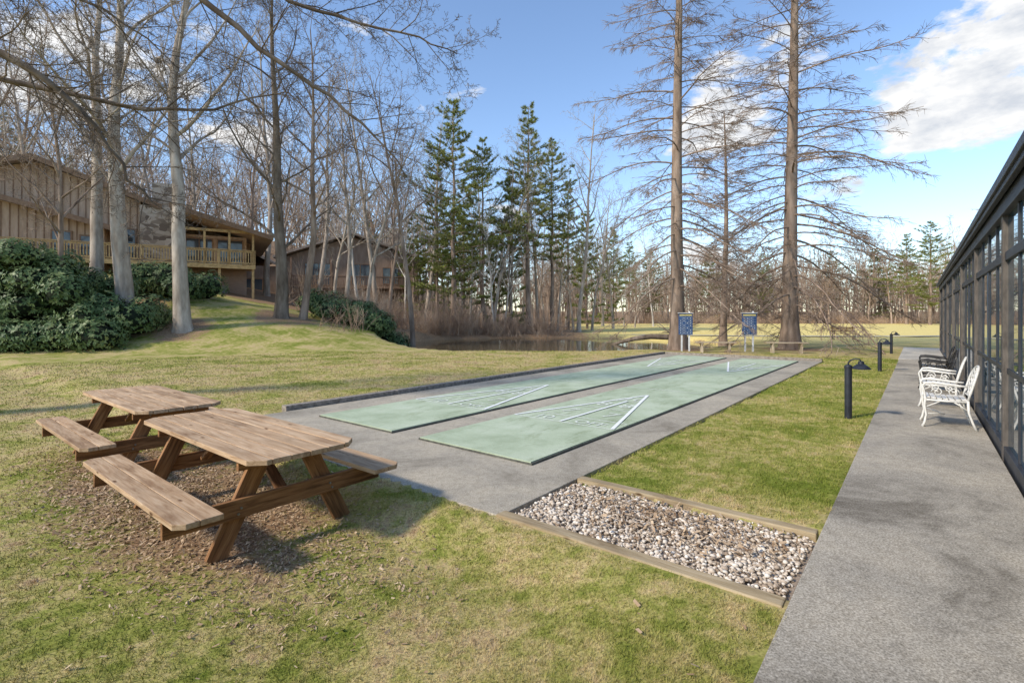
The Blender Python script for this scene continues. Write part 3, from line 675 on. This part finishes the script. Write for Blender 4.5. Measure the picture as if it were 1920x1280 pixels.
def pine(seed,H=20,Lm=3.6,st=.22,r=.25,dens=1.0):
    R=random.Random(seed); P=[]; tc=[];td=[]
    pts=[Vector((R.gauss(0,.04),R.gauss(0,.04),z)) for z in np.linspace(-.3,H,14)]
    P.append((pts,[r*(1-i/13*.93) for i in range(14)]))
    z=H*st; ph=R.uniform(0,6)
    while z<H-.15:
        t=(z-H*st)/(H*(1-st)); nb=R.choice([3,4,5,5]); a0=R.uniform(0,6)
        whorl=R.uniform(.5,1.2)
        for k in range(nb):
            if R.random()<.17: continue
            az=a0+k*6.283/nb+R.uniform(-.35,.35)
            L=Lm*((1-t)**.62)*(.5+.5*min(1,t*4+.15))*whorl*R.uniform(.5,1.3)*(1+.18*math.sin(az+ph+t*5))+.12
            el=-.10+.62*t+R.uniform(-.16,.16)
            d=Vector((math.cos(az)*math.cos(el),math.sin(az)*math.cos(el),math.sin(el))); p=Vector((0,0,z+R.uniform(-.2,.2))); bp=[p]; n=6
            for i in range(n):
                d=(d+Vector((0,0,.06))+Vector((R.gauss(0,.06),R.gauss(0,.06),R.gauss(0,.03)))).normalized(); p=p+d*L/n; bp.append(p)
            P.append((bp,[max(.008,.013*L*(1-i/n*.8)) for i in range(n+1)]))
            ns=int((L*5+3)*dens)
            for i in range(ns):
                u=R.uniform(.25,1); idx=min(n-1,int(u*n)); q=bp[idx].lerp(bp[idx+1],u*n-idx)
                side=R.choice([-1,1]); sd=Vector((-d.y,d.x,0)).normalized()*side; sl=L*.36*(1.15-u)*R.uniform(.5,1.2)+.12
                dd=(d*.6+sd*.8+Vector((0,0,.12+R.gauss(0,.1)))).normalized(); q2=q+dd*sl
                P.append(([q,q2],[.007,.004]))
                m=max(2,int(sl/.17))
                for w in range(m):
                    tc.append(tuple(q.lerp(q2,(w+.8)/m))); td.append(tuple(dd))
        z+=R.uniform(.45,.9)*(1-.35*t)
    V,F=tubes(P); tc=np.array(tc); td=np.array(td); K=11; rg=np.random.default_rng(seed)
    c=np.repeat(tc,K,0); d=np.repeat(td,K,0); n=len(c)
    v=d*.55+rg.normal(0,.55,(n,3))+np.array([0,0,.35]); v/=np.linalg.norm(v,axis=1)[:,None]
    L=rg.uniform(.15,.30,n)[:,None]; w=np.cross(v,rg.normal(0,1,(n,3))); w/=np.linalg.norm(w,axis=1)[:,None]; w*=.022
    NV=np.stack([c-w,c+w,c+v*L],1).reshape(-1,3); o=len(V)
    rn=np.concatenate([np.zeros(len(V)),np.repeat(np.repeat(rg.random(len(tc)),K),3)])
    T=(np.arange(3*n)+o).reshape(-1,3); mi=np.concatenate([np.zeros(len(F)),np.ones(len(T))])
    return fast_mesh('pine',np.concatenate([V,NV]),[F,T],[M_barkB,M_needle],{'rnd':('FLOAT',rn)},False,False,mi).data
PV=[pine(51,20,4.3,.16),pine(52,20,3.8,.30),pine(53,12,2.8,.05,.14,1.1),pine(54,20,4.0,.38)]
def pp(px,ytop,d,v,wd=1.0,rz=0):
    X=(px-960)/952*d; z=g1(X,d); H=(591-ytop)/952*d+1.65-z; base=(20,20,12,20)[v]; s=H/base
    place('white_pine_tree',PV[v],X,d,rz,s*wd,sz=s)
for a_ in ((850,185,45,0,1.1,0),(990,200,48,1,1.05,2),(905,262,48,3,1.0,1),(1035,265,52,3,1.0,3),(820,300,48,1,.9,4),(775,405,50,2,1.1,0),(955,330,50,2,.8,1),(1065,340,58,1,.9,2),(1100,400,62,2,1,3),
           (1745,415,88,0,1.3,1),(1700,440,96,1,1.4,2),(1150,430,80,2,1,4),(40,250,70,0,1,0),(10,215,66,1,1.1,2),(130,290,75,0,.9,1),(590,400,70,1,1,0),(690,400,66,2,1,1),(1560,470,112,0,1.2,2),(870,350,52,2,.9,0),(840,430,49,2,1,2),(925,440,51,2,1,5),
           (1220,470,108,0,1.5,1),(1330,480,112,2,1.5,3),(1430,475,110,0,1.4,4),(1640,470,114,2,1.6,0),(1180,455,95,1,1.4,2)):
    pp(*a_)

def cypress(seed,H=23,r=.36,Lm=6.2,z0=2.2,nb=105):
    R=random.Random(seed); P=[]; pts=[];rad=[]
    for i in range(22):
        t=i/21; z=-.3+(H+.3)*t**1.25; tt=(z+.3)/(H+.3); pts.append(Vector((.08*math.sin(tt*5+seed),.08*math.cos(tt*4),z))); rad.append(r*(1-tt)**.8+.02+(.30*r/.36)*math.exp(-max(0,z+.3)*1.1))
    P.append((pts,rad))
    for k in range(nb):
        t=(k+R.random())/nb; z=z0+(H-z0-.3)*t**.95; az=k*2.4+R.uniform(-.5,.5)
        L=Lm*(1-t)**.55*R.uniform(.5,1.12)*(.85+.15*min(1,t*6))+.3; el=.12+.40*t-(.16 if t<.25 else 0)+R.uniform(-.12,.12)
        d=Vector((math.cos(az)*math.cos(el),math.sin(az)*math.cos(el),math.sin(el))); p=Vector((0,0,z)); n=8; bp=[p]; ds=[d]
        for i in range(n):
            u=i/n; d=(d+Vector((R.gauss(0,.06),R.gauss(0,.06),(-.13 if u<.6 else .07)*(1.1-t)+R.gauss(0,.035)))).normalized(); p=p+d*L/n; bp.append(p); ds.append(d)
        r0=max(.012,.0078*L); P.append((bp,[r0*(1-i/n*.8)+.003 for i in range(n+1)]))
        ns=int(L*5)+4
        for i in range(ns):
            u=R.uniform(.15,1); idx=min(n-1,int(u*n)); q=bp[idx].lerp(bp[idx+1],u*n-idx); dd=ds[idx]
            sd=Vector((-dd.y,dd.x,0)).normalized()*R.choice([-1,1]); sl=L*.24*(1.25-u)*R.uniform(.5,1.3)+.1
            e_=(dd*.65+sd*.7+Vector((0,0,R.gauss(-.05,.22)))).normalized(); q1=q+e_*sl*.5; e2=(e_+Vector((0,0,-.15))+dd*.2).normalized(); q2=q1+e2*sl*.5
            P.append(([q,q1,q2],[.010,.008,.005]))
            for w in range(3+int(sl*4)):
                v=R.uniform(.2,1); s0=q.lerp(q1,v*2) if v<.5 else q1.lerp(q2,v*2-1)
                f=(e2+Vector((R.gauss(0,.6),R.gauss(0,.6),R.gauss(-.2,.4)))).normalized(); P.append(([s0,s0+f*R.uniform(.12,.42)],[.0075,.0045]))
    return tubes(P)
place('bald_cypress_tree',mesh_obj('cypress_a',cypress(3,25,.32,5.6,2.6,140),M_barkB),8.1,24.7)
place('bald_cypress_tree',mesh_obj('cypress_b',cypress(4,25,.36,6.6,1.8,150),M_barkB),13.75,24.9)
place('bald_cypress_tree',mesh_obj('cypress_c',cypress(5,15,.2,4.2,2.0,80),M_barkB),13.4,32)

# overhanging limbs of a tree just left of the view
Rr=random.Random(21); P=[]
par=dict(levels=5,n=(0,9,6,4),seg=(1,.3,.22,.15,.12),jit=(.03,.12,.16,.2,.2),trop=(.02,.03,.02,.01,.0),tip=(.2,.2,.3,.4,.5),st=(.2,.12,.1,.1,.1),
         ang=((30,60),(30,65),(30,70),(30,70)),ratio=(.3,.36,.45,.5),fall=(.4,.45,.35,.2),minr=.0038,rk=.010)
TX,TY=-12.5,7.5
trunk=[Vector((TX,TY,-.3)),Vector((TX,TY,.2)),Vector((TX+.05,TY,2)),Vector((TX+.1,TY+.1,4.4)),Vector((TX+.1,TY+.2,7)),Vector((TX,TY+.3,10)),Vector((TX+.2,TY+.3,13))]
P.append((trunk,[.55,.40,.34,.30,.22,.14,.05]))
limbs=[([Vector((TX+.1,TY+.1,4.6)),Vector((-10.2,7.6,5.9)),Vector((-8.1,8.0,5.75)),Vector((-7.4,8.2,5.3)),Vector((-6.95,8.5,4.75)),Vector((-6.6,8.8,4.0)),Vector((-6.3,9.0,3.6))],.15),
 ([Vector((TX+.1,TY+.1,5.0)),Vector((-10,8.0,5.7)),Vector((-8.5,8.6,5.6)),Vector((-7.2,8.8,5.4)),Vector((-6.2,9.1,5.3)),Vector((-5.2,9.5,5.6)),Vector((-4.4,9.9,6.0))],.11),
 ([Vector((TX+.1,TY+.2,6.6)),Vector((-10,8.2,8.2)),Vector((-7.4,8.8,8.3)),Vector((-5.4,9.2,7.2)),Vector((-4.4,9.5,6.4)),Vector((-3.5,9.8,5.9)),Vector((-2.7,10.0,5.2)),Vector((-2.2,10.2,4.6))],.14),
 ([Vector((TX+.1,TY+.3,8.0)),Vector((-9,8.8,9.2)),Vector((-6,9.2,8.6)),Vector((-4.2,9.6,7.6)),Vector((-3,9.8,7.3)),Vector((-1.9,10,7.1)),Vector((-1.1,10.2,6.9))],.10),
 ([Vector((TX+.1,TY,6.0)),Vector((-10.5,7.4,7.4)),Vector((-8.6,8.0,7.5)),Vector((-7.6,8.3,7.1)),Vector((-6.6,8.7,6.6)),Vector((-5.9,9.0,6.0))],.09)]
for pts,r0 in limbs:
    sp=[]
    for i in range(len(pts)-1):
        p0=pts[max(0,i-1)];p1=pts[i];p2=pts[i+1];p3=pts[min(len(pts)-1,i+2)]
        for u in (0,.33,.66): sp.append(.5*((2*p1)+(p2-p0)*u+(2*p0-5*p1+4*p2-p3)*u*u+(3*p1-p0-3*p2+p3)*u**3)+Vector([Rr.gauss(0,.03) for _ in range(3)]))
    sp.append(pts[-1]); n=len(sp); rad=[r0*(1-i/(n-1)*.86) for i in range(n)]; rad=[max(.006,q*.62) for q in rad]
    dirs=[(sp[min(n-1,i+1)]-sp[max(0,i-1)]).normalized() for i in range(n)]
    P.append((sp,rad)); q=dict(par); q['n']=(24,9,5,4); q['st']=(.3,.12,.1,.1); q['ratio']=(.27,.38,.45,.5)
    kids(P,sp,rad,dirs,7.0,0,q,Rr)
place('bare_deciduous_tree',mesh_obj('overhanging_tree',tubes(P),M_barkD),0,0,z=0)

LV=[decid(61,17,.19,.2,4,(12,5,4),.032),decid(62,15,.16,.10,4,(12,5,4),.032),decid(63,19,.22,.25,4,(12,5,4),.032)]
def scatter(name,variants,pos,mat,smin,smax):
    Vs=[];Fs=[];o=0
    for (x,y) in pos:
        V,F=variants[rng.integers(len(variants))]; s=rng.uniform(smin,smax); a=rng.uniform(0,6.28); c,s2=math.cos(a),math.sin(a)
        W=np.stack([(V[:,0]*c-V[:,1]*s2)*s+x,(V[:,0]*s2+V[:,1]*c)*s+y,V[:,2]*s*rng.uniform(.85,1.15)+g1(x,y)],-1)
        Vs.append(W);Fs.append(F+o);o+=len(W)
    return fast_mesh(name,np.concatenate(Vs),[np.concatenate(Fs)],[mat],None,False)
pos=[]
for i in range(760):
    y=rng.uniform(101,150); x=rng.uniform(.02,1.2)*y; pos.append((x,y))
for i in range(330):
    y=rng.uniform(58,120); x=rng.uniform(-1.15,.10)*y; pos.append((x,y))
scatter('distant_bare_trees',LV,pos,M_far,.55,1.0)
def stems(seed,n=70,H=2.2,w=1.2):
    R=random.Random(seed);P=[]
    for i in range(n):
        p=Vector((R.gauss(0,w*.4),R.gauss(0,w*.4),-.1)); d=Vector((R.gauss(0,.4),R.gauss(0,.4),1)).normalized(); L=H*R.uniform(.4,1); pts=[p];
        for j in range(3): d=(d+Vector((R.gauss(0,.15),R.gauss(0,.15),-.03))).normalized(); pts.append(pts[-1]+d*L/3)
        P.append((pts,[.012,.009,.007,.005]))
        for j in range(4):
            q=pts[R.choice([1,2])]; f=(d+Vector((R.gauss(0,.6),R.gauss(0,.6),R.gauss(0,.3)))).normalized(); P.append(([q,q+f*L*.3],[.007,.004]))
    return tubes(P)
SV=[stems(71,40),stems(72,35,2.8,1.0),stems(73,50,1.6,1.6)]
pos=[]
for i in range(80):
    t=rng.uniform(0,6.283); k=rng.uniform(1.04,1.2)
    x=POND[0]+POND[2]*k*math.cos(t); y=POND[1]+POND[3]*k*math.sin(t)
    if y<37 and x>-9.0: continue
    if x>4 and y>36: continue
    pos.append((x,y))
for i in range(150):
    y=rng.uniform(37,56); x=rng.uniform(-.42,.07)*y
    if ((x-POND[0])/POND[2])**2+((y-POND[1])/POND[3])**2>1.2: pos.append((x,y))
for i in range(14): pos.append((rng.uniform(-12,-9),rng.uniform(32,35)))
scatter('brush_thicket',SV,pos,M_brush,.5,1.5)
pos=[]
for i in range(380):
    y=rng.uniform(98,116); x=rng.uniform(.03,1.2)*y; pos.append((x,y))
scatter('field_edge_brush',SV,pos,nmat('field_brush',[(.3,(.34,.22,.14)),(.5,(.50,.35,.24)),(.7,(.66,.50,.34))],.2,.95,0,spec=0,detail=2),.5,1.3)

b=MB(); x0,y0=7.6,33
b.tube([(x0-1.0,y0+1,-.35),(x0-.4,y0+.4,-.1),(x0+.4,y0,.15),(x0+1.4,y0-.1,.28),(x0+2.6,y0-.2,.25),(x0+3.8,y0-.3,.05)],[.08,.12,.15,.18,.2,.22],10)
for k in range(16):
    a_=random.uniform(0,6.28); b.tube([(x0+3.0,y0-.3,.2),(x0+3.0+.6*math.cos(a_),y0-.3+.4*math.sin(a_),.5+.4*random.random()),(x0+3.0+1.5*math.cos(a_),y0-.3+.8*math.sin(a_),.5+1.0*random.random())],[.06,.035,.01],6)
b.obj('fallen_log',M_barkD,smooth=True)

def shrub(name,lobes,nl,leafL=.17,mat=M_rhodo):
    Vs=[];rn=[]; cv=[];cf=[];o=0
    for (x,y,z,rx,rz_) in lobes:
        u=rng.normal(0,1,(nl,3)); u/=np.linalg.norm(u,axis=1)[:,None]; u=u[(u[:,2]>-.55)]; n=len(u)
        bumpy=1+.2*np.sin(u[:,0]*6+x)*np.sin(u[:,1]*7+y)*np.cos(u[:,2]*5)+rng.normal(0,.10,n)
        c=u*np.array([rx,rx,rz_])*bumpy[:,None]+np.array([x,y,z])
        K=5; cc=np.repeat(c,K,0); uu=np.repeat(u,K,0); m=len(cc); az=rng.uniform(0,6.28,m)
        t1=np.cross(uu,np.array([.3,.2,1.])); t1/=np.linalg.norm(t1,axis=1)[:,None]; t2=np.cross(uu,t1)
        d=t1*np.cos(az)[:,None]+t2*np.sin(az)[:,None]+uu*.25+np.array([0,0,-.25]); d/=np.linalg.norm(d,axis=1)[:,None]
        w=np.cross(d,uu); w/=np.linalg.norm(w,axis=1)[:,None]+1e-6; L=rng.uniform(.7,1.2,m)[:,None]*leafL
        q=np.stack([cc,cc+d*L*.5+w*L*.18,cc+d*L,cc+d*L*.5-w*L*.18],1); Vs.append(q.reshape(-1,3)); rn.append(np.repeat(np.repeat(rng.random(n),K)*.6+rng.random(m)*.4,4))
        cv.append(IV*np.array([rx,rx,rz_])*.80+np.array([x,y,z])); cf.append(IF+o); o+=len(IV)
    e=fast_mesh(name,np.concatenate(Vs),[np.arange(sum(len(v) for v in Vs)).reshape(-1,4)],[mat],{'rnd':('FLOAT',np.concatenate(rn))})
    c=fast_mesh('inner_shade_core',np.concatenate(cv),[np.concatenate(cf)],[M_core],None,True); c.parent=e  # dark blobs inside the lobes, painting the shade between the leaves
lob=[]
for i in range(58):
    x=rng.uniform(-33,-18.0); y=22.6+rng.uniform(0,3.6)
    top=1.7+3.2*min(1,max(0,(-x-17.4)/4.5))     # outline height (m above datum) of the thicket
    h=rng.uniform(.6,1.2); lo=g1(x,y)+.4; hi=max(lo+.1,top-h*.85)
    lob.append((x,y,min(hi,lo+(hi-lo)*rng.random()**.6),rng.uniform(.8,1.35),h))
for i in range(16):
    x=-32+i*.92; y=22.3+rng.uniform(-.3,.3); lob.append((x,y,g1(x,y)+.5,1.0,.85))
shrub('rhododendron_shrub',lob,430)
lob=[(x,28.5+rng.uniform(0,2.5),g1(x,29.5)+rng.uniform(.3,1.1),1.0,.9) for x in np.linspace(-21.8,-18.2,9)]
shrub('rhododendron_shrub',lob,380)
lob=[]
for i in range(20):
    x=rng.uniform(-12.6,-7.2); y=31.2+rng.uniform(0,2.0); lob.append((x,y,g1(x,y)+rng.uniform(.3,1.0)*(.5+.06*(-x)),rng.uniform(.7,1.2),rng.uniform(.6,1.0)))
shrub('rhododendron_shrub',lob,380)
b=MB(); pts=[(10,42),(18,39.5),(26,38.5),(34,39),(44,41)]
for (x0,y0),(x1,y1) in zip(pts[:-1],pts[1:]): b.add([(x0,y0,.05),(x1,y1,.05),(x1,y1+1.1,.05),(x0,y0+1.1,.05)],[(0,1,2,3)])
b.obj('field_path',M_light)

# ---------------------------------------------------------------- sky, sun, camera
SD=Vector((-.72,-.42,.62)).normalized()
el=math.asin(SD.z); rot=math.atan2(SD.x,SD.y)
W=bpy.data.worlds.new('World'); S.world=W; W.use_nodes=True; nt=W.node_tree; bg=nt.nodes['Background']
sky=nt.nodes.new('ShaderNodeTexSky'); sky.sky_type='NISHITA'; sky.sun_disc=False; sky.sun_elevation=el; sky.sun_rotation=rot; sky.air_density=1.0; sky.dust_density=.3; sky.ozone_density=1.6
tc=nt.nodes.new('ShaderNodeTexCoord'); mp=nt.nodes.new('ShaderNodeMapping'); mp.inputs['Scale'].default_value=(1,1,2.2); nt.links.new(tc.outputs['Generated'],mp.inputs[0])
f=noise(nt,mp.outputs[0],6.5,9,.6,.2)
def lobe(d,c0,c1,amp):
    d=Vector(d).normalized(); v=nt.nodes.new('ShaderNodeVectorMath'); v.operation='DOT_PRODUCT'; nt.links.new(tc.outputs['Generated'],v.inputs[0]); v.inputs[1].default_value=d
    m=nt.nodes.new('ShaderNodeMapRange'); m.inputs[1].default_value=c0; m.inputs[2].default_value=c1; m.inputs[3].default_value=0; m.inputs[4].default_value=amp; m.interpolation_type='SMOOTHSTEP'
    nt.links.new(v.outputs['Value'],m.inputs[0]); return m.outputs[0]
s=f
for L_ in (((.97,1,.50),.982,.997,.21),((.47,1,.42),.988,.9995,.14),((.42,1,.24),.975,1.0,.10),((-.8,1,.38),.95,1,.14)):
    s=math_(nt,'ADD',s,lobe(*L_))
r=ramp(nt,[(.62,(0,0,0)),(.70,(1,1,1))]); nt.links.new(s,r.inputs[0])
skyc=mixc(nt,1,sky.outputs[0],(1.55,1.6,1.68),'MULTIPLY')
f2=noise(nt,mp.outputs[0],12,6,.6); r2=ramp(nt,[(.35,(4.6,4.9,5.4)),(.58,(6.9,6.9,6.9))]); nt.links.new(f2,r2.inputs[0])
col=mixc(nt,r.outputs[0],skyc,r2.outputs[0])
nt.links.new(col,bg.inputs[0]); bg.inputs[1].default_value=.15
sl=bpy.data.lights.new('sun','SUN'); sl.energy=4.2; sl.angle=math.radians(5); sl.color=(1,.90,.76)
so=bpy.data.objects.new('sun',sl); S.collection.objects.link(so); so.rotation_euler=(-SD).to_track_quat('-Z','Y').to_euler(); so.location=(-10,-10,20)
cam=bpy.data.cameras.new('camera'); co=bpy.data.objects.new('camera',cam); S.collection.objects.link(co); co.location=(0,0,1.65); co.rotation_euler=(math.radians(90),0,0)
cam.lens=17.85; cam.sensor_width=36; cam.shift_y=-.0255; cam.clip_end=4000; cam.clip_start=.05
S.camera=co
S.view_settings.view_transform='Standard'; S.view_settings.look='None'; S.view_settings.exposure=0
